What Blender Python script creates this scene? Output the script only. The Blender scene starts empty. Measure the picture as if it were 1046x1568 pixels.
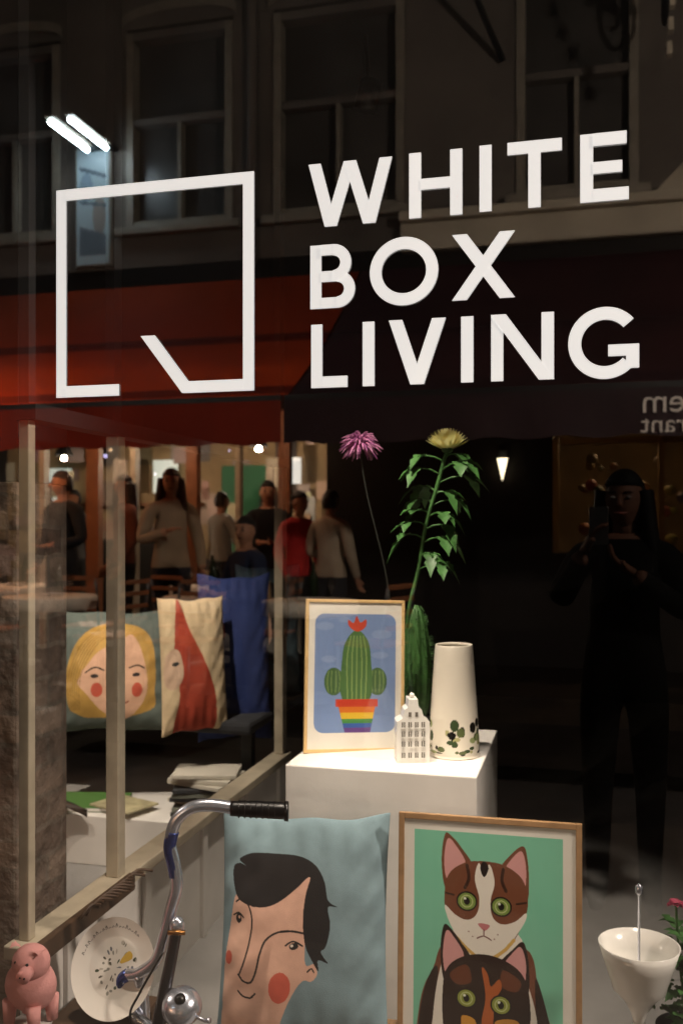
import bpy, bmesh, math, random
import numpy as np
from mathutils import Vector, Matrix
random.seed(4); np.random.seed(4)
S=bpy.context.scene
D=1.9   # camera distance to the shop window (metres); glass is the plane y=0
def lin(h):
    h=h.lstrip('#'); r=[int(h[i:i+2],16)/255 for i in (0,2,4)]
    return tuple((x/12.92 if x<=.04045 else ((x+.055)/1.055)**2.4) for x in r)
def mat(name,col,rough=.6,metal=0,em=None,es=0,noise=0,nscale=8,bump=0,attr=False,transl=0,spec=.5):
    if isinstance(col,str): col=lin(col)
    m=bpy.data.materials.new(name); m.use_nodes=True; nt=m.node_tree; n=nt.nodes; b=n['Principled BSDF']
    b.inputs['Base Color'].default_value=(*col,1); b.inputs['Roughness'].default_value=rough; b.inputs['Metallic'].default_value=metal
    b.inputs['Specular IOR Level'].default_value=spec
    if es:
        e=lin(em) if isinstance(em,str) else em
        b.inputs['Emission Color'].default_value=(*e,1); b.inputs['Emission Strength'].default_value=es
    tc=n.new('ShaderNodeTexCoord')
    src=None
    if attr:
        a=n.new('ShaderNodeAttribute'); a.attribute_name='Col'; src=a.outputs['Color']
        nt.links.new(src,b.inputs['Base Color'])
    if noise:
        no=n.new('ShaderNodeTexNoise'); no.inputs['Scale'].default_value=nscale; no.inputs['Detail'].default_value=6
        nt.links.new(tc.outputs['Object'],no.inputs['Vector'])
        mr=n.new('ShaderNodeMapRange'); mr.inputs['From Min'].default_value=.3; mr.inputs['From Max'].default_value=.7
        mr.inputs['To Min'].default_value=1-noise; mr.inputs['To Max'].default_value=1+noise*.6
        nt.links.new(no.outputs['Fac'],mr.inputs['Value'])
        mx=n.new('ShaderNodeVectorMath'); mx.operation='SCALE'
        if src: nt.links.new(src,mx.inputs[0])
        else: mx.inputs[0].default_value=col
        nt.links.new(mr.outputs['Result'],mx.inputs['Scale']); nt.links.new(mx.outputs[0],b.inputs['Base Color'])
    if bump:
        no2=n.new('ShaderNodeTexNoise'); no2.inputs['Scale'].default_value=nscale*12; no2.inputs['Detail'].default_value=3
        nt.links.new(tc.outputs['Object'],no2.inputs['Vector'])
        bp=n.new('ShaderNodeBump'); bp.inputs['Strength'].default_value=bump; bp.inputs['Distance'].default_value=.004
        nt.links.new(no2.outputs['Fac'],bp.inputs['Height']); nt.links.new(bp.outputs['Normal'],b.inputs['Normal'])
    if transl:
        tr=n.new('ShaderNodeBsdfTranslucent'); tr.inputs['Color'].default_value=(*col,1)
        ms=n.new('ShaderNodeMixShader'); ms.inputs[0].default_value=transl
        nt.links.new(b.outputs[0],ms.inputs[1]); nt.links.new(tr.outputs[0],ms.inputs[2]); nt.links.new(ms.outputs[0],n['Material Output'].inputs[0])
    return m
def brickmat(name,c1,c2,mortar,scale=1,rough=.85,bw=.21,bh=.065):
    m=mat(name,(.3,.3,.3),rough); nt=m.node_tree; n=nt.nodes; b=n['Principled BSDF']
    tc=n.new('ShaderNodeTexCoord'); sp=n.new('ShaderNodeSeparateXYZ'); ad=n.new('ShaderNodeMath'); cb=n.new('ShaderNodeCombineXYZ')
    nt.links.new(tc.outputs['Object'],sp.inputs[0]); nt.links.new(sp.outputs[0],ad.inputs[0]); nt.links.new(sp.outputs[1],ad.inputs[1])
    nt.links.new(ad.outputs[0],cb.inputs[0]); nt.links.new(sp.outputs[2],cb.inputs[1])
    nz_=n.new('ShaderNodeTexNoise'); nz_.inputs['Scale'].default_value=7; nt.links.new(tc.outputs['Object'],nz_.inputs['Vector'])
    sc_=n.new('ShaderNodeVectorMath'); sc_.operation='SCALE'; sc_.inputs['Scale'].default_value=.035; nt.links.new(nz_.outputs['Color'],sc_.inputs[0])
    av=n.new('ShaderNodeVectorMath'); av.operation='ADD'; nt.links.new(cb.outputs[0],av.inputs[0]); nt.links.new(sc_.outputs[0],av.inputs[1])
    br=n.new('ShaderNodeTexBrick'); br.inputs['Scale'].default_value=scale; br.inputs['Brick Width'].default_value=bw; br.inputs['Row Height'].default_value=bh
    br.inputs['Mortar Size'].default_value=.007; br.inputs['Color1'].default_value=(*lin(c1),1); br.inputs['Color2'].default_value=(*lin(c2),1); br.inputs['Mortar'].default_value=(*lin(mortar),1)
    nt.links.new(av.outputs[0],br.inputs['Vector'])
    no=n.new('ShaderNodeTexNoise'); no.inputs['Scale'].default_value=14; no.inputs['Detail'].default_value=8; nt.links.new(tc.outputs['Object'],no.inputs['Vector'])
    mx=n.new('ShaderNodeMixRGB'); mx.blend_type='OVERLAY'; mx.inputs[0].default_value=.9
    nt.links.new(br.outputs['Color'],mx.inputs[1]); nt.links.new(no.outputs['Fac'],mx.inputs[2]); nt.links.new(mx.outputs[0],b.inputs['Base Color'])
    bp=n.new('ShaderNodeBump'); bp.inputs['Strength'].default_value=1; bp.inputs['Distance'].default_value=.04
    nt.links.new(no.outputs['Fac'],bp.inputs['Height']); nt.links.new(bp.outputs['Normal'],b.inputs['Normal'])
    return m
def glassmat(name,fac,tint=(1,1,1)):
    m=bpy.data.materials.new(name); m.use_nodes=True; nt=m.node_tree; n=nt.nodes; n.clear()
    o=n.new('ShaderNodeOutputMaterial'); t=n.new('ShaderNodeBsdfTransparent'); t.inputs[0].default_value=(*tint,1)
    g=n.new('ShaderNodeBsdfGlossy'); g.inputs['Roughness'].default_value=0; g.inputs['Color'].default_value=(1,1,1,1)
    x=n.new('ShaderNodeMixShader'); x.inputs[0].default_value=fac
    nt.links.new(t.outputs[0],x.inputs[1]); nt.links.new(g.outputs[0],x.inputs[2]); nt.links.new(x.outputs[0],o.inputs[0])
    return m
def empty(name,loc=(0,0,0),rz=0,rx=0,ry=0):
    e=bpy.data.objects.new(name,None); S.collection.objects.link(e); e.location=loc
    e.rotation_mode='XYZ'; e.rotation_euler=(math.radians(rx),math.radians(ry),math.radians(rz)); e.empty_display_size=.05; return e
def mesh(name,v,f,m,parent=None,smooth=False):
    me=bpy.data.meshes.new(name); me.from_pydata([tuple(p) for p in v],[],f); me.update()
    if m: me.materials.append(m)
    o=bpy.data.objects.new(name,me); S.collection.objects.link(o)
    if parent: o.parent=parent
    if smooth:
        for p in me.polygons: p.use_smooth=True
    return o
def box(name,x0,x1,y0,y1,z0,z1,m,parent=None,bev=0):
    v=[(x,y,z) for x in (x0,x1) for y in (y0,y1) for z in (z0,z1)]
    f=[(0,1,3,2),(4,6,7,5),(0,4,5,1),(2,3,7,6),(0,2,6,4),(1,5,7,3)]
    o=mesh(name,v,f,m,parent)
    if bev:
        b=o.modifiers.new('b','BEVEL'); b.width=bev; b.segments=2
    return o
def lathe(name,prof,m,parent,n=40,loc=(0,0,0),cap=False):
    v=[];f=[]
    for r,z in prof:
        for i in range(n):
            a=2*math.pi*i/n; v.append((loc[0]+r*math.cos(a),loc[1]+r*math.sin(a),loc[2]+z))
    for j in range(len(prof)-1):
        for i in range(n):
            f.append((j*n+i,j*n+(i+1)%n,(j+1)*n+(i+1)%n,(j+1)*n+i))
    if cap: f.append(tuple(range((len(prof)-1)*n,len(prof)*n)))
    return mesh(name,v,f,m,parent,True)
def spl(pts,closed=False,sub=6):
    P=[np.array(p,float) for p in pts]; n=len(P); out=[]
    rng=range(n if closed else n-1)
    for i in rng:
        if closed: a,b,c,d=P[(i-1)%n],P[i],P[(i+1)%n],P[(i+2)%n]
        else: a,b,c,d=P[max(i-1,0)],P[i],P[i+1],P[min(i+2,n-1)]
        for s in range(sub):
            t=s/sub; out.append(.5*((2*b)+(-a+c)*t+(2*a-5*b+4*c-d)*t*t+(-a+3*b-3*c+d)*t**3))
    if not closed: out.append(P[-1])
    return out
def tube(name,pts,rad,m,parent,n=10,sub=5,smooth=True):
    P=spl(pts,False,sub) if sub>1 else [np.array(p,float) for p in pts]
    if isinstance(rad,(int,float)): R=[rad]*len(P)
    else: R=np.interp(np.linspace(0,1,len(P)),np.linspace(0,1,len(rad)),rad)
    P=[Vector(p) for p in P]; v=[];f=[]
    up=Vector((0,0,1)); 
    t0=(P[1]-P[0]).normalized()
    if abs(t0.dot(up))>.9: up=Vector((0,1,0))
    nrm=t0.cross(up).normalized()
    for i,p in enumerate(P):
        t=(P[min(i+1,len(P)-1)]-P[max(i-1,0)]).normalized()
        nrm=(nrm-t*nrm.dot(t)).normalized(); bn=t.cross(nrm)
        for k in range(n):
            a=2*math.pi*k/n; v.append(p+(nrm*math.cos(a)+bn*math.sin(a))*R[i])
    for i in range(len(P)-1):
        for k in range(n): f.append((i*n+k,i*n+(k+1)%n,(i+1)*n+(k+1)%n,(i+1)*n+k))
    f.append(tuple(range(n))[::-1]); f.append(tuple(range((len(P)-1)*n,len(P)*n)))
    return mesh(name,v,f,m,parent,smooth)
def ball(name,loc,r,m,parent,seg=20,fn=None):
    if isinstance(r,(int,float)): r=(r,r,r)
    v=[];f=[];rings=seg//2
    for j in range(rings+1):
        th=math.pi*j/rings
        for i in range(seg):
            a=2*math.pi*i/seg; p=[math.sin(th)*math.cos(a),math.sin(th)*math.sin(a),math.cos(th)]
            if fn: p=fn(p)
            v.append((loc[0]+p[0]*r[0],loc[1]+p[1]*r[1],loc[2]+p[2]*r[2]))
    for j in range(rings):
        for i in range(seg): f.append((j*seg+i,(j+1)*seg+i,(j+1)*seg+(i+1)%seg,j*seg+(i+1)%seg))
    return mesh(name,v,f,m,parent,True)
def inpoly(X,Y,P):
    r=np.zeros(X.shape,bool); n=len(P); j=n-1
    for i in range(n):
        xi,yi=P[i][0],P[i][1]; xj,yj=P[j][0],P[j][1]
        if yi!=yj:
            c=((yi>Y)!=(yj>Y))&(X<(xj-xi)*(Y-yi)/(yj-yi)+xi); r^=c
        j=i
    return r
def printed(name,parent,ext,org,k,nx,nz,surf,base,layers,m):
    """a printed sheet/cushion face: colour pattern stored as a per-vertex attribute in the item's own units"""
    x0,x1,y0,y1=ext
    U,V=np.meshgrid(np.linspace(0,1,nx),np.linspace(0,1,nz))
    AX=x0+(x1-x0)*U; AY=y0+(y1-y0)*V
    C=np.empty(AX.shape+(4,)); C[...,:3]=lin(base); C[...,3]=1
    for L in layers:
        if L[0]=='p':
            P=spl(L[2],True,5) if len(L)<4 or L[3] else L[2]; M=inpoly(AX,AY,P)
        elif L[0]=='e':
            M=((AX-L[2])/L[4])**2+((AY-L[3])/L[5])**2<1
        elif L[0]=='s':
            P=spl(L[2],False,5); M=np.zeros(AX.shape,bool); w=L[3]/2
            for a,b in zip(P[:-1],P[1:]):
                d=b-a; q=max(d@d,1e-9); t=np.clip(((AX-a[0])*d[0]+(AY-a[1])*d[1])/q,0,1)
                M|=((AX-a[0]-t*d[0])**2+(AY-a[1]-t*d[1])**2)<w*w
        C[M,:3]=lin(L[1])
    XX=(AX-org[0])*k; ZZ=-(AY-org[1])*k; XX,YY,ZZ=surf(U,V,XX,ZZ)
    v=np.stack([XX,YY,ZZ],-1).reshape(-1,3)
    idx=np.arange(nx*nz).reshape(nz,nx)
    f=np.stack([idx[:-1,:-1],idx[1:,:-1],idx[1:,1:],idx[:-1,1:]],-1).reshape(-1,4)
    me=bpy.data.meshes.new(name); me.from_pydata(v.tolist(),[],f.tolist()); me.update()
    a=me.color_attributes.new('Col','FLOAT_COLOR','POINT'); a.data.foreach_set('color',C.reshape(-1))
    me.materials.append(m)
    me.polygons.foreach_set('use_smooth',[True]*len(me.polygons))
    o=bpy.data.objects.new(name,me); S.collection.objects.link(o); o.parent=parent
    return o
flat=lambda U,V,X,Z:(X,X*0,Z)
def cushion(name,loc,rz,ext,org,k,thick,base,layers,rx=0,ry=0,n=(240,260),seed=0,wrk=1.0):
    e=empty(name,loc,rz,rx,ry)
    def puff(sg):
        def s(U,V,X,Z):
            a=2*U-1; b=2*V-1
            th=thick*(np.clip(1-np.abs(a)**2.6,0,1)**.55)*(np.clip(1-np.abs(b)**2.6,0,1)**.55)
            wr=wrk*(.004*np.sin(a*9+b*5+seed)+.005*np.sin(b*13-a*4+seed*2)*np.abs(a)+.006*np.sin(a*23+seed)*np.abs(b)**3+.004*np.sin(b*21+a*17)*(a*a))
            pin=1-.05*(1-np.abs(b)**2)*np.abs(a); pin2=1-.06*(1-np.abs(a)**2)*np.abs(b)
            cx=X.mean(); cz=Z.mean()
            return (cx+(X-cx)*pin, sg*(th+wr*np.minimum(1,th/thick*2)), cz+(Z-cz)*pin2+.004*np.sin(a*7+seed))
        return s
    printed('front_cover',e,ext,org,k,n[0],n[1],puff(-1),base,layers,M['cloth'])
    printed('back_cover',e,ext,org,k,40,40,puff(1),base,[],M['cloth'])
    return e
M={}
M['cloth']=mat('cotton_print','#ffffff',.85,attr=True,bump=.25,nscale=40,noise=.08)
M['paper']=mat('printed_paper','#ffffff',.35,attr=True)
M['white']=mat('white_paint',(.76,.73,.69),.5,noise=.10,nscale=6,bump=.08)
M['wood']=mat('oak_frame','#a8845e',.45,noise=.2,nscale=30)
M['darkwood']=mat('dark_wood','#4a3626',.55,noise=.3,nscale=20)
M['palewood']=mat('pale_wood','#e0bd84',.45,noise=.12,nscale=30)
M['black']=mat('black_rubber','#0b0b0c',.35)
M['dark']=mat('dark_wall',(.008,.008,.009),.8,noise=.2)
M['chrome']=mat('chrome','#d4d8e4',.24,.85,noise=.1)
M['bluechrome']=mat('blue_enamel','#46569a',.2,.75)
M['ceramic']=mat('white_ceramic',(.8,.78,.73),.18)
M['green']=mat('leaf_green','#3f6a34',.5,noise=.45,nscale=30)
M['iron']=mat('wrought_iron','#101112',.5)

# ---------------- window lettering (on the outer glass face) ----------------
vin=mat('glowing_white_vinyl',(.85,.85,.84),.5,em=(1,.97,.93),es=.64,noise=.06,nscale=5)  # emission stands in for light falling on the lettering; the vinyl is no lamp
lay=[0]
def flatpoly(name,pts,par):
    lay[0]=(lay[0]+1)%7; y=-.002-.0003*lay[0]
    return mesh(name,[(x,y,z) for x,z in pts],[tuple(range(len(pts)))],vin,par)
def rect(par,x0,x1,z0,z1): flatpoly('bar',[(x0,z0),(x1,z0),(x1,z1),(x0,z1)],par)
def dia(par,a,b,w): flatpoly('diagonal',[(a[0]-w/2,a[1]),(b[0]-w/2,b[1]),(b[0]+w/2,b[1]),(a[0]+w/2,a[1])],par)
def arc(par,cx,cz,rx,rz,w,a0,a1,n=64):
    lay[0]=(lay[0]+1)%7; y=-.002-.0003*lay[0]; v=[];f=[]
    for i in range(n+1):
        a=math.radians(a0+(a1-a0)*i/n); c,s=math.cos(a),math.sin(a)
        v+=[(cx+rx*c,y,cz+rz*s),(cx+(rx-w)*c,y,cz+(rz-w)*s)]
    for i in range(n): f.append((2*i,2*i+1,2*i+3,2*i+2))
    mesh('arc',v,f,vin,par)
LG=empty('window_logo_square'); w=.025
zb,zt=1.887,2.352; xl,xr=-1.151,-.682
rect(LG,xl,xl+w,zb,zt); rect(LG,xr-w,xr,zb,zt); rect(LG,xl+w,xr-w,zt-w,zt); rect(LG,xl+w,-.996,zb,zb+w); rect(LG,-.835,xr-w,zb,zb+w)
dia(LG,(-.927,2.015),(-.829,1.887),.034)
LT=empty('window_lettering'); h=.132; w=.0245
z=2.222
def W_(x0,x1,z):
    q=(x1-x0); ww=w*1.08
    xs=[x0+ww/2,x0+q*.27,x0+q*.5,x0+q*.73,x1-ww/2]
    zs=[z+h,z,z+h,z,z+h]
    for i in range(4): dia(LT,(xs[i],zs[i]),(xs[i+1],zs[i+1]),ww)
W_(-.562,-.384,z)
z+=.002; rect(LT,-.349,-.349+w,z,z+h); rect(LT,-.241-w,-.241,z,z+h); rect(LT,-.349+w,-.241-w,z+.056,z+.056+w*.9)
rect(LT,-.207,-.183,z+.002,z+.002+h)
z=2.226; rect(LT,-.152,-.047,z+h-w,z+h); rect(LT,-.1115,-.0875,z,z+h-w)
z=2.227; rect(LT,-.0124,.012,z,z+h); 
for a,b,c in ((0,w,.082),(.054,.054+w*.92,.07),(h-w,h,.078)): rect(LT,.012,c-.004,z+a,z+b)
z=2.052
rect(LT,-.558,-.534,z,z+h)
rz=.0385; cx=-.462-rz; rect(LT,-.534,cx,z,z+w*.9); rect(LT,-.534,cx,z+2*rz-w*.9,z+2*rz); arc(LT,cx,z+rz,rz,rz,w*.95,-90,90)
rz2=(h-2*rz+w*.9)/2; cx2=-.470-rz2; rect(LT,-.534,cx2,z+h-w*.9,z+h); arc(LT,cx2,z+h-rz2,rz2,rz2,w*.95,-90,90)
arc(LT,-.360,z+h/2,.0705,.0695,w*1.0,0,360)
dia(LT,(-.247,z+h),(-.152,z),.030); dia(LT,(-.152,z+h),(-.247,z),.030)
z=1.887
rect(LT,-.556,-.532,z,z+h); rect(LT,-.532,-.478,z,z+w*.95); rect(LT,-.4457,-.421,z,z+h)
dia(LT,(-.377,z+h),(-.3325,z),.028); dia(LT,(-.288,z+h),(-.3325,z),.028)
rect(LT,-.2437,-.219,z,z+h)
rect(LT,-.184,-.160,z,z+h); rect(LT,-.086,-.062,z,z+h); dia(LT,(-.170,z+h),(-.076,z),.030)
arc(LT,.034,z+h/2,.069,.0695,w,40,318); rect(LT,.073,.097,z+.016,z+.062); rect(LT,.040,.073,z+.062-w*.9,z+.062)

# ---------------- our shop: front, glass, interior ----------------
shop=empty('brick_shop_building')
brk=brickmat('shop_brick','#6b5a4c','#54463b','#8a8073')
frame=mat('shopfront_paint','#1b1a19',.35)
box('wall_above',-6,4,-.05,.25,3.3,8,brk,shop); box('stallriser',-1.42,2.2,-.04,.0,0,.13,frame,shop)
box('wall_right',2.2,4,-.05,.25,0,3.3,brk,shop); box('wall_left',-6,-3.2,-.05,.25,0,3.3,brk,shop)
box('window_head',-1.5,2.2,-.04,.06,3.18,3.3,frame,shop); box('frame_right',2.12,2.2,-.04,.06,.13,3.18,frame,shop)
box('frame_left',-1.5,-1.42,-.04,.06,0,3.18,frame,shop)
floorm=mat('shop_floor',(.26,.25,.24),.6,noise=.2,nscale=3,bump=.2)
box('floor_slab',-6,4,.06,6.2,.0,.15,floorm,shop)
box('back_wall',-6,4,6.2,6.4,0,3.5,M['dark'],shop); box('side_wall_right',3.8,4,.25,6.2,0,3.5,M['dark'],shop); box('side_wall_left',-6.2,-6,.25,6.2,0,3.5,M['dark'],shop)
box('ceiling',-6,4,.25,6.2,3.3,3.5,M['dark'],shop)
g=mesh('shop_window_glass',[(-1.42,0,.13),(2.12,0,.13),(2.12,0,3.18),(-1.42,0,3.18)],[(0,1,2,3)],glassmat('window_glass',.24))
pier=empty('brick_pier'); pb=brickmat('old_stone_brick','#8a7a6c','#54473f','#6e655b',bw=.16,bh=.085)
box('pier',-2.3,-1.49,.36,.62,.0,1.72,pb,pier,.01); box('pier_upper_painted_shade',-2.3,-1.49,.365,.615,1.721,3.3,M['dark'],pier)  # upper part painted near-black to imitate shade above the display light
scr=empty('side_window_screen'); cream=mat('cream_frame','#b8ad98',.4,noise=.2,nscale=12)
for y0,wd in ((.155,.03),(.59,.045),(2.12,.06)):
    box('post',-1.35,-1.31 if y0>.2 else -1.322,y0,y0+wd,.58,1.86,cream,scr,.003); box('upper_post_painted_shade',-1.35,-1.322,y0,y0+wd,1.90,3.2,M['dark'],scr)  # upper posts and transom coloured near-black, imitating shade where display light ends
box('transom',-1.36,-1.30,.15,2.19,1.86,1.90,M['dark'],scr)
box('sill',-1.37,-1.29,.12,2.2,.545,.58,cream,scr,.004); box('panel',-1.345,-1.315,.155,2.18,.15,.545,M['white'],scr)
for y0 in (.30,.75,1.2,1.65,2.05): box('panel_batten',-1.315,-1.30,y0,y0+.04,.15,.545,M['white'],scr,.003)
mesh('side_glass',[(-1.33,.19,.58),(-1.33,2.12,.58),(-1.33,2.12,1.86),(-1.33,.19,1.86)],[(0,1,2,3)],glassmat('side_glass_mat',.05),scr)

pl=empty('white_plinth'); box('block',-.8075,-.2795,.6,1.19,.15,.939,M['white'],pl,.004)
def framed(name,loc,rz,rx,ry,ext,org,k,fw,mw,fm,dep,base,layers,n,matcol='#ece8de'):
    e=empty(name,loc,rz,rx,ry); x0,x1,y0,y1=[(ext[0]-org[0])*k,(ext[1]-org[0])*k,-(ext[3]-org[1])*k,-(ext[2]-org[1])*k]
    f=fw*k
    box('frame_left',x0,x0+f,-dep,0,y0,y1,fm,e,.0015); box('frame_right',x1-f,x1,-dep,0,y0,y1,fm,e,.0015)
    box('frame_top',x0+f,x1-f,-dep,0,y1-f,y1,fm,e,.0015); box('frame_bottom',x0+f,x1-f,-dep,0,y0,y0+f,fm,e,.0015)
    box('backing',x0+f,x1-f,-.006,0,y0+f,y1-f,M['wood'],e)
    p=printed('print',e,(ext[0]+fw,ext[1]-fw,ext[2]+fw,ext[3]-fw),org,k,n[0],n[1],flat,matcol,layers,M['paper']); p.location=(0,-dep*.75,0)
    mesh('glazing',[(x0+f,-dep*.85,y0+f),(x1-f,-dep*.85,y0+f),(x1-f,-dep*.85,y1-f),(x0+f,-dep*.85,y1-f)],[(0,1,2,3)],glassmat(name+'_glazing',.05),e)
    return e
def rr(x0,x1,y0,y1,r):
    o=[]
    for cx,cy,a0 in ((x1-r,y1-r,0),(x0+r,y1-r,90),(x0+r,y0+r,180),(x1-r,y0+r,270)):
        for i in range(7):
            a=math.radians(a0+15*i); o.append((cx+r*math.cos(a),cy+r*math.sin(a)))
    return o
L=[('p','#8098c4',rr(475,603,941,1121,14),False)]
for q in ((490,960,14,6),(580,972,16,7),(578,1004,13,5),(497,1010,12,5),(520,950,9,4)): L.append(('e','#90a5cc',*q))
for cx,cy,rx,ry in ((505,1044,15,21),(574,1044,15,21)):
    L.append(('e','#4e6d45',cx,cy,rx,ry))
    for q in (-8,-3,3,8): L.append(('s','#7d965c',[(cx+q,cy-ry*.75),(cx+q*1.25,cy),(cx+q,cy+ry*.75)],1.8))
L.append(('p','#567a48',[(541,966),(556,978),(563,1005),(562,1072),(519,1072),(518,1005),(526,978)]))
for q in (-14,-7,0,7,14): L.append(('s','#8aa564',[(541+q*.7,975),(541+q*1.1,1010),(541+q,1070)],2))
L+= [('p','#c9503a',[(541,968),(528,960),(527,950),(535,955),(540,944),(546,954),(555,949),(554,961)]),]
cols=['#c8452f','#d9772d','#e3bd3a','#4f8f4a','#3c5fa6','#6a4486']; yy=[1071,1082,1091,1100,1107,1114,1121]
for i in range(6):
    a,b=yy[i],yy[i+1]; f=lambda y:(510+(y-1071)*.26 if i else 508, 573-(y-1071)*.2 if i else 575)
    L.append(('p',cols[i],[(f(a)[0],a),(f(a)[1],a),(f(b)[1],b),(f(b)[0],b)],False))
framed('cactus_picture',(-.668,.83,1.156),28,-5,2,(460,617,919,1150),(538,1035),.00193,5,0,M['palewood'],.014,'',L,(220,330))
hk=.00184; ch=empty('canal_house_figurine',(-.476,.73,.9395),18); hw=25*hk
pts=[(-hw,0),(hw,0),(hw,62*hk),(16*hk,68*hk),(13*hk,80*hk),(8*hk,84*hk),(7*hk,96*hk),(-7*hk,96*hk),(-8*hk,84*hk),(-13*hk,80*hk),(-16*hk,68*hk),(-hw,62*hk)]
v=[(x,-.03,z) for x,z in pts]+[(x,.03,z) for x,z in pts]; n=len(pts)
mesh('house_body',v,[tuple(range(n)),tuple(range(n,2*n))[::-1]]+[(i,i+n,(i+1)%n+n,(i+1)%n) for i in range(n)],M['ceramic'],ch)
wm=mat('figurine_window','#6b655c',.6)
for r,z in enumerate((8,25,40,54)):
    for x in (-15,-5,5,15):
        box('window',(x-2.6)*hk,(x+2.6)*hk,-.0315,-.030,z*hk,(z+8)*hk,wm,ch); box('glazing_bar',(x-.5)*hk,(x+.5)*hk,-.0322,-.0316,z*hk,(z+8)*hk,M['ceramic'],ch); box('ledge',(x-3.5)*hk,(x+3.5)*hk,-.033,-.030,(z-1.6)*hk,(z-.4)*hk,M['ceramic'],ch)
for x in (-5,5): box('window',(x-2.2)*hk,(x+2.2)*hk,-.0315,-.03,70*hk,77*hk,wm,ch)
ball('gable_ball',(0,0,100*hk),.007,M['ceramic'],ch)
vk=.00189; va=empty('ceramic_vase',(-.371,.83,.9395))
prof=[(0,0),(36,0),(38.5,5),(38.5,20),(36,60),(33,105),(30,150),(28.5,166),(27,168),(25.5,165),(27,150),(33,20),(0,10)]
def vs(U,V,X,Z):
    pr=np.array(spl([np.array(p,float) for p in prof],False,6)); s=np.linspace(0,1,len(pr))
    R=np.interp(V,s,pr[:,0])*vk; ZZ=np.interp(V,s,pr[:,1])*vk; A=U*2*math.pi-math.pi/2-1.2
    return (R*np.cos(A),R*np.sin(A),ZZ)
Lv=[]
random.seed(2)
for i in range(90):
    x=random.uniform(0,100); y=random.uniform(19,32)
    Lv.append(('e',random.choice(['#2c2a22','#5a6440','#a5a274','#3b4a30','#1c1b18','#8f9a6a']),x,y,random.uniform(.8,3.4),random.uniform(.6,2.0)))
printed('vase_body',va,(0,100,0,100),(0,0),1,260,300,vs,'#ddd5c6',Lv,mat('glazed_ceramic','#ffffff',.15,attr=True))
def leaf(name,base,dirv,L_,W_,m,par,droop=.3):
    d=Vector(dirv).normalized(); s=d.cross(Vector((0,0,1))); s=s.normalized() if s.length>.01 else Vector((1,0,0)); v=[];f=[]
    N=9
    for i in range(N+1):
        t=i/N; ww=W_*math.sin(math.pi*min(1,t*.93+.07))**.8*(1+.3*math.sin(t*20)) if i<N else 0
        c=Vector(base)+d*L_*t+Vector((0,0,-droop*L_*t*t)); v+=[c-s*ww+Vector((0,0,.35*ww)),c,c+s*ww+Vector((0,0,.35*ww))]
    for i in range(N):
        a=3*i; f+=[(a,a+1,a+4,a+3),(a+1,a+2,a+5,a+4)]
    return mesh(name,v,f,m,par,True)
fl=empty('dahlia_flower')
fx,fy=-.4216,1.05
stem=[(-.56,1.05,1.02),(-.552,1.05,1.2),(-.545,1.05,1.33),(-.515,1.06,1.46),(-.49,1.05,1.60),(-.455,1.05,1.72),(fx,fy,1.84)]
tube('stem',stem,.006,M['green'],fl)
pet=mat('cream_petal','#f2eeb0',.6,noise=.15,transl=.4); pet2=mat('cream_petal_dark','#dccf86',.6,transl=.3)
for i in range(120):
    a=i*2.399; t=i/120; el=.28+1.1*t
    d=(math.cos(a)*math.cos(el),math.sin(a)*math.cos(el),math.sin(el)*.8)
    leaf('petal',(fx+d[0]*.010,fy+d[1]*.010,1.838+.012*t),d,.062-.016*t,.008,pet if i%3 else pet2,fl,-.25)
ball('calyx',(fx,fy,1.838),(.018,.018,.012),M['green'],fl)
random.seed(8)
P=spl(stem,False,10)
for i in range(19):
    t=.50+.46*i/18; side=1 if i%2==0 else -1
    if t<.62 and side<0: continue
    p=P[int(t*(len(P)-1))]
    a0=random.uniform(-.7,.5)+(0 if side>0 else math.pi); Ls=random.uniform(.03,.08)
    pe2=Vector(p)+Vector((math.cos(a0),math.sin(a0),.3))*Ls
    tube('leaf_stalk',[p,(Vector(p)+pe2)/2+Vector((0,0,.006)),pe2],.0028,M['green'],fl,6,2)
    for j in (-1,0,1):
        a=a0+j*.8
        leaf('leaf',pe2,(math.cos(a),math.sin(a),random.uniform(-.15,.25)),random.uniform(.05,.085),random.uniform(.016,.023),M['green'],fl,random.uniform(.4,1.2))
th=empty('thistle_flower'); tx,ty,tz=-.714,1.1,1.865
tube('stem',[(-.58,1.08,1.02),(-.62,1.1,1.4),(-.69,1.1,1.7),(tx,ty,tz-.02)],.003,mat('dark_stem','#0d120a',.6),th)
pk=mat('pink_petal','#d58ab8',.6,noise=.2); pk2=mat('purple_petal','#a05490',.6)
for i in range(190):
    a=random.uniform(0,6.28); el=random.uniform(-.9,1.4); r=random.uniform(.045,.078)
    d=Vector((math.cos(a)*math.cos(el),math.sin(a)*math.cos(el),math.sin(el)*.75))
    tube('petal',[Vector((tx,ty,tz))+d*.01,Vector((tx,ty,tz))+d*r*.6+Vector((0,0,.004)),Vector((tx,ty,tz))+d*r+Vector((0,0,-.014))],[.0022,.003,.0012],pk if i%3 else pk2,th,5,2)
cp=empty('potted_cactus_plant',(-.525,1.07,.9395))
def rib(p): 
    a=math.atan2(p[1],p[0]); k=1+.1*math.sin(a*9); return [p[0]*k,p[1]*k,p[2]]
ball('cactus_stem',(0,0,.2),(.045,.045,.21),M['green'],cp,54,rib)
for i in range(520):
    a=random.uniform(0,6.28); zz=random.uniform(-.85,.97); r=math.sqrt(1-zz*zz)
    p=Vector((math.cos(a)*r*.045,math.sin(a)*r*.045,.2+zz*.21)); d=Vector((math.cos(a)*r,math.sin(a)*r,zz*.4))
    mesh('spine',[p+Vector((.002,0,0)),p+Vector((-.002,0,.002)),p+d*.022],[(0,1,2)],M['green'],cp)
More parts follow.
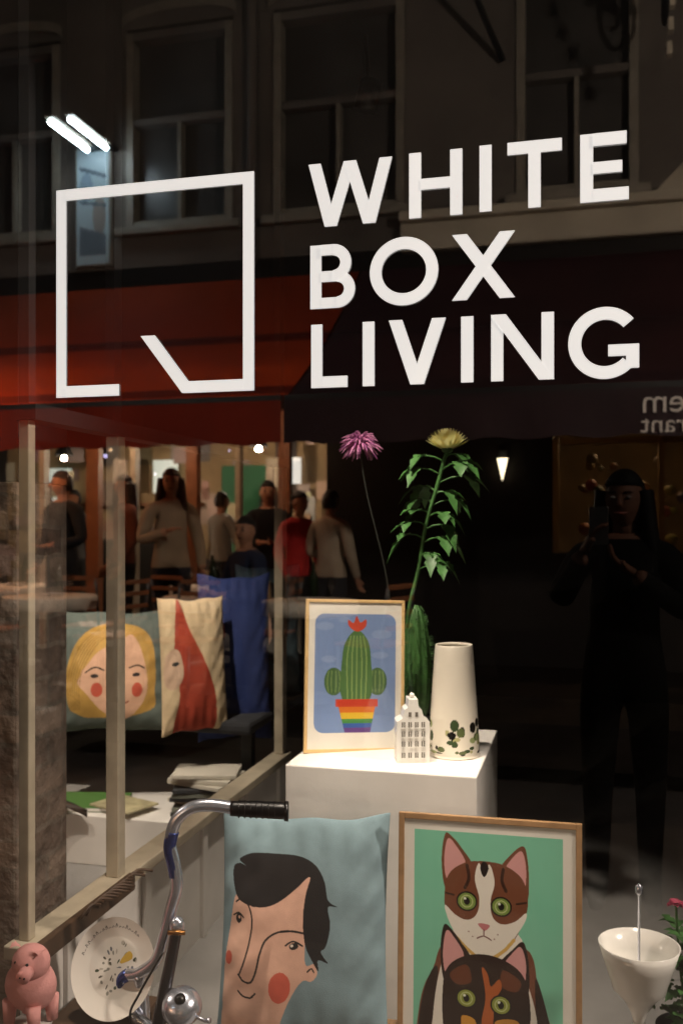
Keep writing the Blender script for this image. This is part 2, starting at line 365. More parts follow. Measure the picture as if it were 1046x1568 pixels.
lathe('pot',[(0,0),(.04,0),(.05,.06),(.045,.06),(.04,.02)],M['dark'],cp)

# cat picture
BR='#7a4a34'; DK='#2e1d17'; PK='#dda4a2'; WH='#f0ebe0'
L=[('p','#84cdaf',[(634,1276),(858,1276),(858,1700),(634,1700)],False),
('p',BR,[(664,1485),(648,1520),(640,1568),(636,1620),(634,1700),(858,1700),(850,1600),(838,1545),(822,1495),(800,1440),(690,1440)]),
('p',DK,[(664,1485),(650,1520),(641,1580),(636,1700),(662,1700),(664,1560),(672,1490)]),
('p',DK,[(818,1485),(834,1530),(848,1600),(857,1700),(828,1700),(820,1560)]),
('p',WH,[(700,1420),(790,1420),(806,1490),(822,1560),(826,1700),(660,1700),(664,1560),(676,1480)]),
('p',BR,[(681,1281),(692,1284),(708,1302),(722,1326),(700,1350),(682,1362),(676,1320)]),
('p',PK,[(685,1288),(697,1296),(713,1324),(694,1342),(684,1348),(680,1320)]),
('p',BR,[(800,1291),(806,1310),(808,1340),(805,1372),(782,1350),(764,1330),(783,1303)]),
('p',PK,[(797,1299),(803,1315),(804,1340),(800,1358),(784,1344),(772,1330),(785,1308)]),
('p',BR,[(681,1368),(688,1340),(712,1322),(742,1318),(772,1322),(798,1340),(807,1372),(800,1405),(778,1444),(742,1470),(706,1440),(684,1400)]),
('s','#3d241a',[(715,1326),(718,1345),(712,1360)],5),('s','#3d241a',[(770,1328),(768,1345),(774,1360)],5),('s','#3d241a',[(683,1370),(695,1372)],3),('s','#3d241a',[(804,1375),(790,1378)],3),
('p',WH,[(733,1321),(727,1345),(734,1375),(730,1398),(716,1408),(698,1402),(682,1388),(684,1402),(694,1424),(712,1448),(742,1471),(772,1450),(790,1424),(803,1402),(804,1390),(788,1404),(768,1410),(754,1400),(751,1376),(757,1348),(749,1322),(741,1338)]),
('p','#1d1311',[(741,1318),(748,1328),(741,1342),(735,1328)]),
('s','#d9b25e',[(700,1436),(718,1453),(742,1466),(768,1452),(786,1432)],5),('p',WH,[(722,1445),(742,1428),(764,1445),(742,1463)]),
]
def eyes(y,xs,g):
    for x in xs: L.extend([('e','#1f1714',x,y,16,15),('e',g,x,y,13.5,12.5),('e','#c4d094',x,y,9.5,9.5),('e',g,x,y,8,8),('e','#120d0c',x,y,4.6,5.6),('e','#e8efe4',x-3,y-4,2,2)])
eyes(1380,(715,),'#7f9a4a'); eyes(1384,(767,),'#7f9a4a')
L+=[('p','#c98083',[(732,1412),(750,1413),(742,1422)]),('s','#7a4a48',[(741,1421),(741,1430)],2),('s','#7a4a48',[(731,1434),(741,1430),(752,1435)],2)]
for q in ((718,1425),(724,1432),(762,1426),(757,1433)): L.append(('e','#9a7a70',q[0],q[1],1.2,1.2))
L+=[('p',DK,[(680,1419),(692,1424),(708,1444),(720,1464),(700,1490),(682,1504),(675,1460)]),('p',PK,[(684,1427),(696,1436),(711,1462),(694,1482),(683,1490),(679,1460)]),
('p',DK,[(799,1433),(806,1450),(809,1480),(806,1512),(784,1492),(765,1470),(784,1446)]),('p',PK,[(796,1441),(803,1458),(804,1480),(800,1500),(785,1486),(772,1470),(785,1450)]),
('p',DK,[(679,1512),(686,1482),(708,1464),(742,1457),(776,1465),(800,1484),(810,1520),(808,1572),(786,1625),(742,1655),(700,1625),(681,1575)]),
('p','#6b3a22',[(690,1490),(715,1475),(722,1500),(700,1505)]),('p','#6b3a22',[(770,1478),(796,1492),(790,1508),(768,1502)]),
('p','#b5602c',[(738,1478),(747,1486),(752,1504),(764,1492),(768,1505),(758,1525),(755,1560),(748,1580),(738,1560),(744,1520)]),
('p','#d59a3c',[(708,1552),(728,1556),(730,1580),(712,1578)]),('p','#d59a3c',[(758,1556),(790,1550),(796,1570),(770,1585)])]
eyes(1525,(715,),'#8f9a42'); eyes(1530,(767,),'#8f9a42')
L+=[('p','#8a4a44',[(732,1580),(752,1580),(742,1592)])]
framed('cat_picture',(-.235,.46,.878),1.5,-3,0,(609,886,1252,1705),(747,1253),.00161,9,0,M['wood'],.014,'',L,(420,640))

# face cushion
SK='#dfb29c'; HB='#161315'
L=[('p',SK,[(362,1372),(352,1420),(345,1475),(345,1530),(352,1600),(425,1600),(436,1560),(452,1520),(470,1494),(484,1494),(493,1482),(488,1468),(476,1470),(474,1440),(482,1345),(440,1350),(390,1360)]),
('p',HB,[(356,1334),(366,1327),(376,1329),(366,1321),(390,1307),(425,1303),(460,1309),(487,1324),(502,1347),(508,1374),(523,1382),(508,1384),(512,1410),(506,1440),(498,1450),(509,1464),(494,1462),(495,1478),(484,1462),(474,1440),(470,1405),(473,1370),(479,1342),(455,1362),(425,1380),(392,1387),(366,1380),(357,1358)]),
('s',HB,[(470,1424),(450,1420),(430,1421),(413,1432),(404,1452),(398,1480),(390,1497),(378,1497),(370,1488)],3),
('s',HB,[(362,1384),(372,1379),(384,1388),(390,1410),(386,1440),(378,1470),(371,1488)],2.6),
('e',HB,367,1408,5,7),('e',SK,368,1406,2,2.5),('s',HB,[(358,1404),(367,1400),(375,1406)],2.4),
('e',HB,457,1442,7,5),('e','#e8dcd0',454,1441,2.4,2),('s',HB,[(444,1440),(456,1435),(470,1442)],2.6),
('s',HB,[(370,1512),(378,1519),(390,1520),(398,1512)],2.6),('s',HB,[(478,1480),(484,1475),(488,1480)],2.2),
('e','#d0604c',436,1501,17,23),('e','#d0604c',352,1465,6,10)]
cushion('face_cushion',(-.690,.40,.60),10,(337,600,1250,1600),(470,1410),.00165,.05,'#7d959d',L,rx=-11,n=(300,400),seed=1,wrk=.45)
cr=empty('wooden_crate'); 
for i in range(3): box('slat',-.93,-.48,.30,.315,.16+i*.048,.195+i*.048,M['wood'],cr,.002)
box('crate_top',-.93,-.48,.316,.55,.285,.30,M['wood'],cr,.002); box('side',-.93,-.915,.316,.55,.15,.284,M['wood'],cr); box('side',-.495,-.48,.316,.55,.15,.284,M['wood'],cr)

# bicycle handlebar
bk=.00158; hb=empty('bicycle_handlebar',(-.905,.22,.883),14.5)
def q(x,y,dd=0): return ((x-300)*bk,dd,-(y-1250)*bk)
tube('bar',[q(352,1226),q(320,1222),q(290,1226),q(267,1246),q(258,1280),q(264,1310),q(268,1345),q(258,1385,.01),q(246,1430,.02),q(232,1468,.03),q(205,1490,.04),q(182,1498,.05),q(176,1520,.05),q(195,1548,.03),q(225,1568,.02)],9.5*bk,M['chrome'],hb,16,8)
tube('blue_sleeve',[q(262,1262),q(257.5,1285),q(263,1312),q(266,1330)],9.9*bk,M['bluechrome'],hb,16,6)
tube('blue_sleeve_lower',[q(188,1494,.047),q(178,1503,.052),q(177,1521,.05),q(194,1546,.031)],10.0*bk,M['bluechrome'],hb,16,6)
tube('grip',[q(350,1227),q(385,1228),q(425,1230),q(436,1231)],[11*bk,12.5*bk,13*bk,12*bk],M['black'],hb,16,5)
tube('grip_flange',[q(432,1231),q(438,1231)],[15*bk,15*bk],M['black'],hb,16,1)
for i in range(7): tube('grip_ring',[q(362+i*9,1227.6+.3*i),q(364+i*9,1227.6+.3*i)],13.4*bk,M['black'],hb,16,1)
tube('brake_lever',[q(272,1395,-.01),q(262,1450,-.02),q(250,1510,-.02),q(240,1575,-.02)],[8*bk,9*bk,10*bk,11*bk],mat('dark_steel','#4a484c',.25,.8),hb,12,5)
ball('lever_clamp',q(270,1402,-.012),(.018,.018,.022),M['chrome'],hb); tube('clamp_bolt',[q(258,1408,-.03),q(284,1408,-.03)],.006,mat('brass','#a0703c',.3,.9),hb,8,1)
tube('stem_tube',[q(205,1490,.04),q(210,1540,.05),q(216,1720,.06)],.016,M['chrome'],hb,14,3)
tube('cable',[q(250,1440,-.02),q(215,1500,-.03),q(200,1540,-.02),q(220,1600,0)],.003,M['black'],hb,8,6)
bl=empty('bicycle_bell',(-.925,.17,.468),14.5,rx=38)
lathe('bell_dome',[(0.0,.032),(.012,.031),(.03,.026),(.042,.014),(.047,0),(.048,-.01),(.044,-.016),(.02,-.02),(0,-.02)],M['chrome'],bl)
lathe('bell_cap',[(0.0,.040),(.008,.038),(.013,.033),(.014,.026)],M['black'],bl,24)
tube('thumb_lever',[(.03,-.02,-.005),(.055,-.03,-.01),(.07,-.035,0)],[.005,.004,.007],M['chrome'],bl,8,4)
tube('bell_bracket',[(0,0,-.02),(-.01,.02,-.05),(-.04,.04,-.07)],.006,M['chrome'],bl,8,3)
# plate
pe=empty('decorated_plate',(-1.125,.22,.510),10,rx=68,ry=0)
def ps(U,V,X,Z):
    A=U*2*math.pi; R=V*.104; H=np.where(V<.6,0,(V-.6)**1.3*.05)
    return (R*np.cos(A),R*np.sin(A)*1.12,H)
Lp=[]
random.seed(5)
for i in range(40):
    A_=random.uniform(0,100); R_=random.uniform(8,52); Lp.append(('e',random.choice(['#3a4632','#6a6f78','#8a8a80','#4c4a3c','#b8b4a8']),A_,R_,random.uniform(.8,2.6)*30/(R_+8),random.uniform(2,6)))
Lp.append(('p','#d7b040',[(8,18),(14,20),(13,46),(7,44)]))
for i in range(20):
    a=14+i*1.6; Lp.append(('s','#333333',[(a,80),(a+.5,84+3*math.sin(i*2)),(a+.9,79)],.3))
printed('plate_disc',pe,(0,100,0,100),(0,0),1,400,200,ps,'#e8e3da',Lp,M['paper'])
tr=empty('wooden_tray'); box('tray_back',-1.29,-1.27,.12,.62,.54,.59,M['darkwood'],tr,.004) ; box('tray_base',-1.27,-1.06,.14,.34,.375,.39,M['darkwood'],tr,.003)
for x in (-1.24,-1.09):
    for y in (.15,.31): box('tray_leg',x,x+.02,y,y+.02,.15,.374,M['darkwood'],tr)
for i in range(14):
    tube('twig',[(-1.27+random.uniform(-.01,.01),.30+i*.02,.585),(-1.25,.33+i*.02,.61),(-1.23+random.uniform(-.02,.02),.36+i*.02,.60)],.004,M['darkwood'],tr,6,3)
pg=empty('toy_pig',(-1.265,.075,.52),-10); pm=mat('pink_felt','#d99a96',.8,noise=.1,bump=.3)
ball('body',(0,0,0),(.065,.05,.06),pm,pg,28); ball('head',(.012,-.012,.06),(.045,.042,.042),pm,pg,24)
tube('snout',[(.03,-.045,.055),(.038,-.068,.052)],[.017,.016],pm,pg,16,1)
for s in (-1,1):
    leaf('ear',(.012+s*.028,-.015,.09),(s*.4,-.5,.6),.035,.014,pm,pg,.6)
    ball('eye',(.016+s*.017,-.048,.072),.004,M['black'],pg,10); ball('nostril',(.038+s*.006,-.069,.052),.0025,M['black'],pg,8)
    for yy_ in (-.03,.03): tube('leg',[(s*.035,yy_,-.03),(s*.038,yy_,-.085)],[.018,.013],pm,pg,12,1)
ps_=empty('pedestal_stand',(-1.265,.075,0)); lathe('column',[(0.03,.15),(.05,.151),(.02,.17),(.02,.41),(.05,.43),(0,.431)],M['white'],ps_)
bo=empty('funnel_bowl_stand',(.112,.3,.0))
lathe('bowl',[(.012,.50),(.018,.52),(.034,.548),(.058,.572),(.062,.590),(.064,.594),(.075,.630),(.088,.672),(.085,.672),(.072,.63),(.05,.59),(.0,.575)],M['ceramic'],bo,48)
lathe('rod',[(.0,.55),(.003,.56),(.003,.78),(.008,.785),(.008,.80),(0,.806)],M['chrome'],bo,16)
lathe('stand',[(.05,.15),(.05,.16),(.008,.18),(.008,.47),(.014,.5)],M['ceramic'],bo,24)
fb=empty('flowering_plant',(.235,.5,.0)); lathe('pot',[(.05,.15),(.07,.40),(.075,.40),(.065,.38),(0,.38)],M['dark'],fb)
for i in range(150):
    a=random.uniform(0,6.28); leaf('leaf',(random.gauss(0,.03),random.gauss(0,.03),random.uniform(.40,.64)),(math.cos(a),math.sin(a),random.uniform(-.2,.8)),random.uniform(.03,.07),.011,M['green'],fb)
pkr=mat('red_pink_petal','#a8405a',.6)
for i in range(34):
    a=random.uniform(0,6.28); leaf('petal',(-.03,-.02,.70),(math.cos(a),math.sin(a),random.uniform(-.2,1)),.022,.008,pkr,fb)
tube('stem',[(0,0,.4),(-.02,-.01,.55),(-.03,-.02,.7)],.003,M['green'],fb)

# ---- second display beyond the side screen
db=empty('display_bench'); box('bench_box',-4.2,-1.42,1.75,3.4,.15,.36,M['white'],db,.004); box('bench_top_dark',-4.0,-1.42,2.0,3.2,.68,.74,mat('dark_fabric','#34363a',.9,bump=.3,noise=.3),db,.02)
for x in (-3.8,-2.6,-1.5): box('leg',x,x+.05,2.1,2.15,.36,.68,M['iron'],db)
L=[('p','#b58e45',[(108,1080),(102,1035),(115,990),(145,962),(190,955),(222,970),(238,1005),(240,1060),(232,1092),(150,1105),(120,1095)]),
('p','#d6aa8d',[(132,1012),(150,1000),(172,985),(198,972),(216,996),(228,1040),(225,1072),(205,1098),(185,1104),(158,1092),(136,1066),(122,1050),(126,1036)]),
('p','#c49c55',[(128,1030),(150,1005),(180,985),(205,965),(180,960),(140,975),(120,1005)]),
('e','#c2553f',152,1061,9,11),('e','#c2553f',213,1059,8,11),('s','#3a2b22',[(134,1034),(148,1027),(162,1031)],2.5),('s','#3a2b22',[(200,1025),(212,1022),(223,1027)],2.5),
('e','#2a2220',148,1040,6,3),('e','#2a2220',211,1036,6,3),('s','#4a3226',[(192,1015),(188,1050),(184,1062),(192,1066)],1.6),('s','#7a3226',[(172,1078),(186,1083),(200,1076)],2.2)]
for i in range(6): L.append(('s','#8a6a30',[(112+i*3,1090),(106+i*4,1040),(122+i*5,995),(150+i*5,968)],1.2))
cushion('blonde_face_cushion',(-2.07,2.0,.955),16,(68,272,935,1122),(172,1025),.00296,.08,'#5c6660',L,rx=-12,n=(220,220),seed=3,wrk=.7)
L=[('p','#b5462f',[(272,915),(262,1000),(268,1060),(262,1120),(318,1120),(322,1060),(306,1010),(296,985),(285,960)],True),('e','#2a1a18',262,1012,6,3),('p','#d8b79c',[(250,1000),(268,995),(274,1030),(262,1050),(248,1040)]),('e','#20201c',263,1014,5,3)]
cushion('beige_red_cushion',(-1.67,1.98,.99),40,(245,345,915,1115),(298,1015),.0030,.07,'#dcc49e',L,rx=-8,n=(120,160),seed=5,wrk=.6)
L=[('p','#cfa78c',[(322,968),(345,1000),(342,1040),(326,1052),(318,980)]),('p','#a8322a',[(322,950),(345,958),(350,985),(330,990)]),('e','#1a1512',336,1012,4,3),('e','#b94a36',332,1032,5,6)]
cushion('blue_cushion',(-1.585,2.25,.99),26,(318,410,905,1115),(365,1010),.0037,.08,'#24356c',L,rx=-6,n=(120,160),seed=7,wrk=.6)
L=[('p','#171315',[(396,930),(430,925),(445,960),(440,1010),(425,1035),(408,1020),(400,990)]),('p','#c79d88',[(400,965),(415,962),(420,1000),(408,1015),(398,1000)]),('e','#171315',408,985,3,2),('e','#b94a36',410,1003,5,4)]
cushion('teal_cushion',(-1.60,2.75,1.02),22,(372,460,900,1080),(415,1000),.0038,.08,'#53666e',L,rx=-6,n=(100,140),seed=9,wrk=.6)
bs=empty('book_stack',(-1.60,1.95,.36))
for i in range(9):
    c_=mat('book_cover',random.choice(['#cfc9bb','#b9b4a6','#23262a','#2f3236','#6a6f66']),.6); o=box('book',-.14,.14,-.1,.1,i*.020,i*.020+.017,c_,bs,.002); o.rotation_euler=(0,0,random.uniform(-.5,.5))
gb=empty('green_book',(-2.15,1.9,.361),12); box('cover',-.17,.17,-.12,.12,0,.02,mat('green_cover','#4f7a3a',.6),gb,.002); box('page_block',-.16,.165,-.123,.115,.004,.016,M['white'],gb)
gz=empty('magazine',(-1.95,1.86,.382),-20); box('cover',-.12,.12,-.09,.09,0,.008,mat('mag_cover','#b9b08c',.4,noise=.4,nscale=20),gz,.001)
ba=empty('wicker_basket',(-2.62,2.0,.36)); wk=mat('dark_wicker','#3c4650',.8,bump=.6,noise=.4,nscale=20)
for i in range(10): lathe('weave',[(.16+.004*i,i*.02),(.172+.004*i,i*.02+.01),(.16+.004*i,i*.02+.02)],wk,ba,40)
for i in range(24):
    a=i*math.pi/12; tube('stake',[(.16*math.cos(a),.16*math.sin(a),0),(.205*math.cos(a),.205*math.sin(a),.2)],.005,wk,ba,6,1)
pt=empty('dried_grass_bundle',(-2.05,1.72,.365)); 
for i in range(70):
    a=random.uniform(-.6,.6); tube('blade',[(0,0,.0+random.random()*.03),(-.12,math.sin(a)*.06,.05),(-.26,math.sin(a)*.16,random.uniform(.0,.09))],[.003,.003,.001],M['darkwood'] if i%2 else M['iron'],pt,5,3)

def look(o,t):
    d=Vector(t)-o.location; o.rotation_euler=d.to_track_quat('-Z','Y').to_euler()
spm=mat('spot_black','#0a0a0a',.4)
def spot(i,loc,tgt,P,ang,blend,size=.03,col=(1,.86,.70)):
    e=empty('ceiling_spotlight',(0,0,0)); ld=bpy.data.lights.new('spot_lamp','SPOT'); ld.energy=P; ld.spot_size=math.radians(ang); ld.spot_blend=blend; ld.shadow_soft_size=size; ld.color=col
    o=bpy.data.objects.new('spot_lamp',ld); S.collection.objects.link(o); o.location=loc; look(o,tgt); o.parent=e
    d=(Vector(tgt)-Vector(loc)).normalized(); a=Vector(loc)-d*.04
    tube('housing',[a-d*.1,a],[.04,.045],spm,e,20,1); tube('bracket',[a-d*.06,(a.x,a.y,3.3)],.008,spm,e,8,1)
spot(0,(-.72,.20,3.0),(-.55,.95,1.25),265,38,.7)
spot(1,(-.35,.10,3.0),(-.48,.45,.6),225,30,.8)
spot(2,(-1.75,.75,3.0),(-1.95,2.1,.75),260,44,.9)
spot(3,(.3,.1,3.0),(.0,.75,.3),95,26,.15)
spot(4,(-.95,.06,3.0),(-1.14,.40,.45),170,22,.7)
spot(5,(-2.6,.8,3.0),(-2.3,1.9,.5),150,36,.8)
spot(6,(-.75,1.3,3.0),(-1.33,1.3,.35),150,34,.8)

# ================= street and the building across (seen mirrored in the window) =================
ground=empty('street'); asp=mat('paving_brick','#2c2826',.75,noise=.25,nscale=4,bump=.3)
mesh('road',[(-60,-60,-.12),(60,-60,-.12),(60,60,-.12),(-60,60,-.12)],[(0,1,2,3)],asp,ground)
box('pavement_near',-30,30,-1.6,.05,-.118,0,mat('pavement','#3a3733',.8,noise=.2,nscale=5),ground,.01)
box('pavement_far',-30,30,-7.0,-5.2,-.118,.0,bpy.data.materials['pavement'],ground,.01)
tb=empty('terrace_platform'); box('deck',-7,2.6,-6.99,-4.45,.002,.30,mat('deck_wood','#1e1814',.8,noise=.3,nscale=6,spec=.1),tb,.01)
FY=-7.0
fb_=empty('facade_building'); fm=mat('facade_render','#5c554e',.85,noise=.35,nscale=1.0,bump=.4)
plas=mat('facade_plaster','#b0a694',.8,noise=.2,nscale=2,bump=.2)
wf=mat('window_frame_paint','#7d766a',.5,noise=.2)
wins=[(-7.9,-6.9),(-6.45,-5.35),(-4.58,-3.42),(-2.99,-1.68),(-.63,.45),(1.35,2.5),(3.4,4.6)]
zs1=6.65
xs=[-9]+[a for w_ in wins for a in w_]+[6]
for i in range(0,len(xs),2): box('pier',xs[i],xs[i+1],FY-.3,FY,4.62,6.7,fm,fb_)
box('spandrel',-9,6,FY-.3,FY,4.25,4.615,fm,fb_); box('upper_wall',-9,6,FY-.3,FY,6.703,10,fm,fb_)
box('cornice',-1.7,6,FY,FY+.14,4.18,4.44,plas,fb_,.02); box('cornice_lip',-1.7,6,FY,FY+.22,4.44,4.53,plas,fb_,.015)
mesh('gable_bracket',[(.55,FY+.03,4.54),(1.6,FY+.03,4.54),(1.6,FY+.03,5.6)],[(0,1,2)],plas,fb_)
pane=mat('dark_pane','#45423f',.3,noise=.35,nscale=1.5)
for (a,b) in wins:
    W=empty('sash_window'); 
    box('sill',a-.1,b+.1,FY,FY+.12,4.56,4.64,wf,W,.01)
    box('jamb',a,a+.08,FY-.12,FY+.03,4.641,zs1,wf,W); box('jamb',b-.08,b,FY-.12,FY+.03,4.641,zs1,wf,W)
    box('rail',a+.08,b-.08,FY-.11,FY+.01,5.7,5.77,fm,W); box('mullion',(a+b)/2-.02,(a+b)/2+.02,FY-.11,FY+.005,4.641,5.7,wf,W)
    box('head',a+.08,b-.08,FY-.12,FY+.03,6.57,zs1,fm,W); box('bottom_rail',a+.08,b-.08,FY-.11,FY+.01,4.642,4.72,wf,W)
    box('pane',a+.08,b-.08,FY-.14,FY-.121,4.66,6.6,pane,W)
    P=[]
    n=12
    for i in range(n+1):
        t=math.pi*i/n; P.append((((a+b)/2)-(b-a)/2*1.08*math.cos(t),6.7+.14*math.sin(t)))
    v=[(x,FY+.04,z) for x,z in P]+[(x,FY+.04,z+.10) for x,z in P]
    mesh('arch_lintel',v,[(i,i+1,i+n+2,i+n+1) for i in range(n)],wf,W)
    W.parent=fb_
dp=empty('drain_pipe'); tube('pipe',[(-3.2,FY+.06,4.2),(-3.2,FY+.06,9)],.05,fm,dp,12,1)
gf=mat('restaurant_front','#1c1714',.6,noise=.2,spec=.2); warmwall=mat('warm_plaster','#a08460',.8,noise=.3,nscale=2)
wood=mat('door_wood','#8f5a38',.5,noise=.2)
box('fascia',-9,6,FY-.3,FY,2.75,4.245,gf,fb_)
for x0,x1 in ((-9,-6.6),(-2.45,-.3),(1.35,6)): box('ground_wall',x0,x1,FY-.3,FY,0,2.745,gf,fb_)
for x,wd,m_ in ((-5.05,.14,wood),(-4.55,.06,cream),(-3.93,.12,wood),(-3.4,.05,cream),(-2.95,.12,wood),(-5.6,.06,cream),(-6.4,.1,cream)): box('door_post',x,x+wd,FY-.1,FY,.3,2.745,m_,fb_)
box('window_lower_wall',-.3,1.35,FY-.3,FY,0,1.35,gf,fb_)
oy=mat('ochre_frame','#a07a3c',.5)
for x in (-.3,.62,1.27): box('ochre_frame',x,x+.05,FY-.1,FY+.01,1.351,2.40,oy,fb_)
box('ochre_rail',-.23,.619,FY-.09,FY+.005,2.35,2.40,oy,fb_); box('ochre_rail',.671,1.269,FY-.09,FY+.005,2.35,2.40,oy,fb_)
box('room_back',-9,6,FY-4.6,FY-4.5,0,4.2,warmwall,fb_); box('room_floor',-9,6,FY-4.5,FY-.301,.0,.3,asp,fb_)
box('room_ceiling',-9,6,FY-4.5,FY-.301,3.0,3.1,gf,fb_); box('room_side',-2.4,-2.3,FY-4.49,FY-.31,.301,2.99,gf,fb_); box('room_side',-9.1,-9,FY-4.49,FY-.31,.301,2.99,gf,fb_)
box('green_door',-5.3,-4.6,FY-4.49,FY-4.42,.3,2.5,mat('green_door','#2c6a44',.6),fb_)
box('dark_bar',-7,-5.6,FY-3.5,FY-3.0,.301,1.4,gf,fb_); box('shelf',-8,-5.6,FY-4.49,FY-4.3,1.9,1.95,wood,fb_)
lit=mat('lit_screen','#ffffff',.5,em=(1,.95,.85),es=2.6); litc=mat('lit_cold','#ffffff',.5,em=(.75,1,.9),es=1.2)
box('lit_window',-4.3,-4.05,FY-4.4,FY-4.38,2.0,2.6,lit,fb_); box('lit_window',-8.3,-7.8,FY-4.4,FY-4.38,1.8,2.5,litc,fb_); box('lit_window',-3.5,-3.38,FY-4.4,FY-4.38,2.0,2.5,lit,fb_); box('lit_window',-6.4,-6.0,FY-4.4,FY-4.38,2.1,2.6,litc,fb_)
for i in range(90):
    x=random.uniform(-8.8,-2.6); z=random.uniform(.6,2.7); yq=FY-4.46+random.choice([0,0,1,2])*random.random(); br_=random.uniform(.03,.45); wr_=random.uniform(.5,.95)
    box('wall_picture',x,x+random.uniform(.08,.35),yq-.03,yq-.001*(i%20),z,z+random.uniform(.1,.5),mat('pic',(br_,br_*wr_,br_*wr_*random.uniform(.5,.95)),.6),fb_)
for i in range(11):
    x=random.uniform(-6,-2.7); ball('small_lamp',(x,FY-random.uniform(.5,4),random.uniform(2.0,2.7)),random.uniform(.012,.03),mat('small_bulb','#ffffff',.5,em=random.choice([(1,.8,.5),(.9,.9,1),(1,.6,.3),(.5,.5,1)]),es=4),fb_,10)
for i in range(40):
    x=random.uniform(-.15,1.25); z=random.uniform(1.45,2.25)
    ball('window_ornament',(x,FY-.25-.2*random.random(),z),random.uniform(.02,.06),mat('orn',(random.uniform(.1,.6),random.uniform(.1,.45),random.uniform(.05,.25)),.5),fb_,10)
def awning(name,x0,x1,col,stripe,val,tl,par=None,st=(7,14)):
    A=empty(name); m1=mat(name+'_canvas',col,.75,noise=.3,nscale=1.2,transl=tl); m2=mat(name+'_stripe',stripe,.75,transl=tl); m3=mat(name+'_valance',val,.75,noise=.2,nscale=3,transl=tl*.6)
    n=16; ztop,zf,yt,yf=4.05,2.50,FY+.02,-4.6
    for i in range(n):
        a=i/n;b=(i+1)/n
        z0=ztop+(zf-ztop)*a-.10*math.sin(math.pi*a); z1=ztop+(zf-ztop)*b-.10*math.sin(math.pi*b)
        mesh('canvas',[(x0,yt+(yf-yt)*a,z0),(x1,yt+(yf-yt)*a,z0),(x1,yt+(yf-yt)*b,z1),(x0,yt+(yf-yt)*b,z1)],[(0,1,2,3)],m1 if i not in st else m2,A)
    box('front_bar',x0,x1,yf-.02,yf+.03,2.50,2.54,M['iron'],A); 
    N=60; v=[];f=[]
    for i in range(N+1):
        x=x0+(x1-x0)*i/N; v+=[(x,yf+.035,2.50),(x,yf+.035+.01*math.sin(i),2.19+.012*math.sin(i*1.3))]
    for i in range(N): f.append((2*i,2*i+1,2*i+3,2*i+2))
    mesh('valance',v,f,m3,A)
    for x in (x0+.1,x1-.1): tube('arm',[(x,FY,2.7),(x,yf,2.52)],.02,M['iron'],A,8,1)
    return A
awning('red_awning',-7.2,-2.12,'#c44a1c','#7a2812','#7a2410',.6)
A2=awning('burgundy_awning',-2.1,3.6,'#3a1a1e','#30151a','#2a1218',.15)
tm=mat('awning_text_white','#d8d0c8',.6)
for txt,z,sz in (('Siem',2.335,.22),('restaurant',2.205,.17)):
    c=bpy.data.curves.new('awning_lettering','FONT'); c.body=txt; c.size=sz; c.align_x='RIGHT'; o=bpy.data.objects.new('awning_lettering',c); S.collection.objects.link(o)
    o.rotation_euler=(math.radians(90),0,math.radians(180)); o.location=(.34,-4.545,z); c.materials.append(tm); o.parent=A2
tub=mat('fluorescent_tube','#ffffff',.5,em=(.72,.90,1),es=60)
ff=empty('fluorescent_lamp'); 
for x in (-4.92,-4.71):
    tube('tube',[(x,-6.1,5.43),(x,-6.8,5.43)],.026,tub,ff,12,1); box('reflector',x-.05,x+.05,-6.82,-6.08,5.465,5.49,wf,ff,.005)
box('bracket',-4.95,-4.68,-7.0,-6.8,5.46,5.5,M['iron'],ff)
pb_=empty('poster_board'); printed('poster',pb_,(0,10,0,12),(0,0),.1,60,60,lambda U,V,X,Z:(X*.37-5.12,X*0-6.93,Z+5.50),'#a9bcc4',[('e','#7f95a4',3,4,2,1.5),('e','#8f8a84',7,7,2,2),('p','#69757f',[(1,8),(9,9),(9,11),(1,11)],False),('s','#50606c',[(1,2),(9,3)],.4),('s','#50606c',[(1,5.5),(9,6)],.3)],M['paper']); box('board',-5.14,-4.73,-6.99,-6.94,4.28,5.52,wf,pb_)
ib=empty('hanging_sign_bracket')
tube('arm',[(.62,-6.9,6.35),(.62,-5.4,6.35)],.025,M['iron'],ib,8,1)
P=[(.62,-6.2+.35*math.cos(t)*(1-t/14),5.95+.35*math.sin(t)*(1-t/14)) for t in np.linspace(0,11,40)]; tube('scroll',P,.018,M['iron'],ib,8,1)
tube('scroll_back',[(.9,-5.8,6.4),(.75,-5.7,6.2),(.8,-5.6,5.9),(1.0,-5.6,5.75)],.03,M['iron'],ib,8,6)
for i in range(5): box('sign_plate',.60,.64,-5.9+i*.13,-5.82+i*.13,5.25+i*.12,5.35+i*.12,plas,ib,.003)
tube('flag_pole',[(-.75,-6.95,5.9),(-1.25,-6.0,6.9)],.03,M['iron'],ib,8,1)
def added_lantern(x,y,z,P,col=(1,.84,.70),side=1):  # unseen lamps added on our own wall to brighten the facade opposite
    e=empty('added_wall_lantern'); lathe('glass_body',[(.0,0),(.06,.01),(.1,.22),(0,.23)],mat('added_lantern_glow','#ffffff',.4,em=col,es=4),e,6,(x,y,z)); lathe('cap',[(.13,.23),(.05,.32),(0,.34)],M['iron'],e,6,(x,y,z))
    tube('arm',[(x,y,z+.33),(x,y+side*.15,z+.4),(x,y+side*.3,z+.33)],.012,M['iron'],e,8,4)
    l=bpy.data.lights.new('added_lantern_bulb','POINT'); l.energy=P; l.color=col; l.shadow_soft_size=.12; o=bpy.data.objects.new('added_lantern_bulb',l); S.collection.objects.link(o); o.location=(x,y-side*.02,z-.14); o.parent=e
added_lantern(-5,-.35,4.0,200); added_lantern(3.2,-.35,4.2,1050)
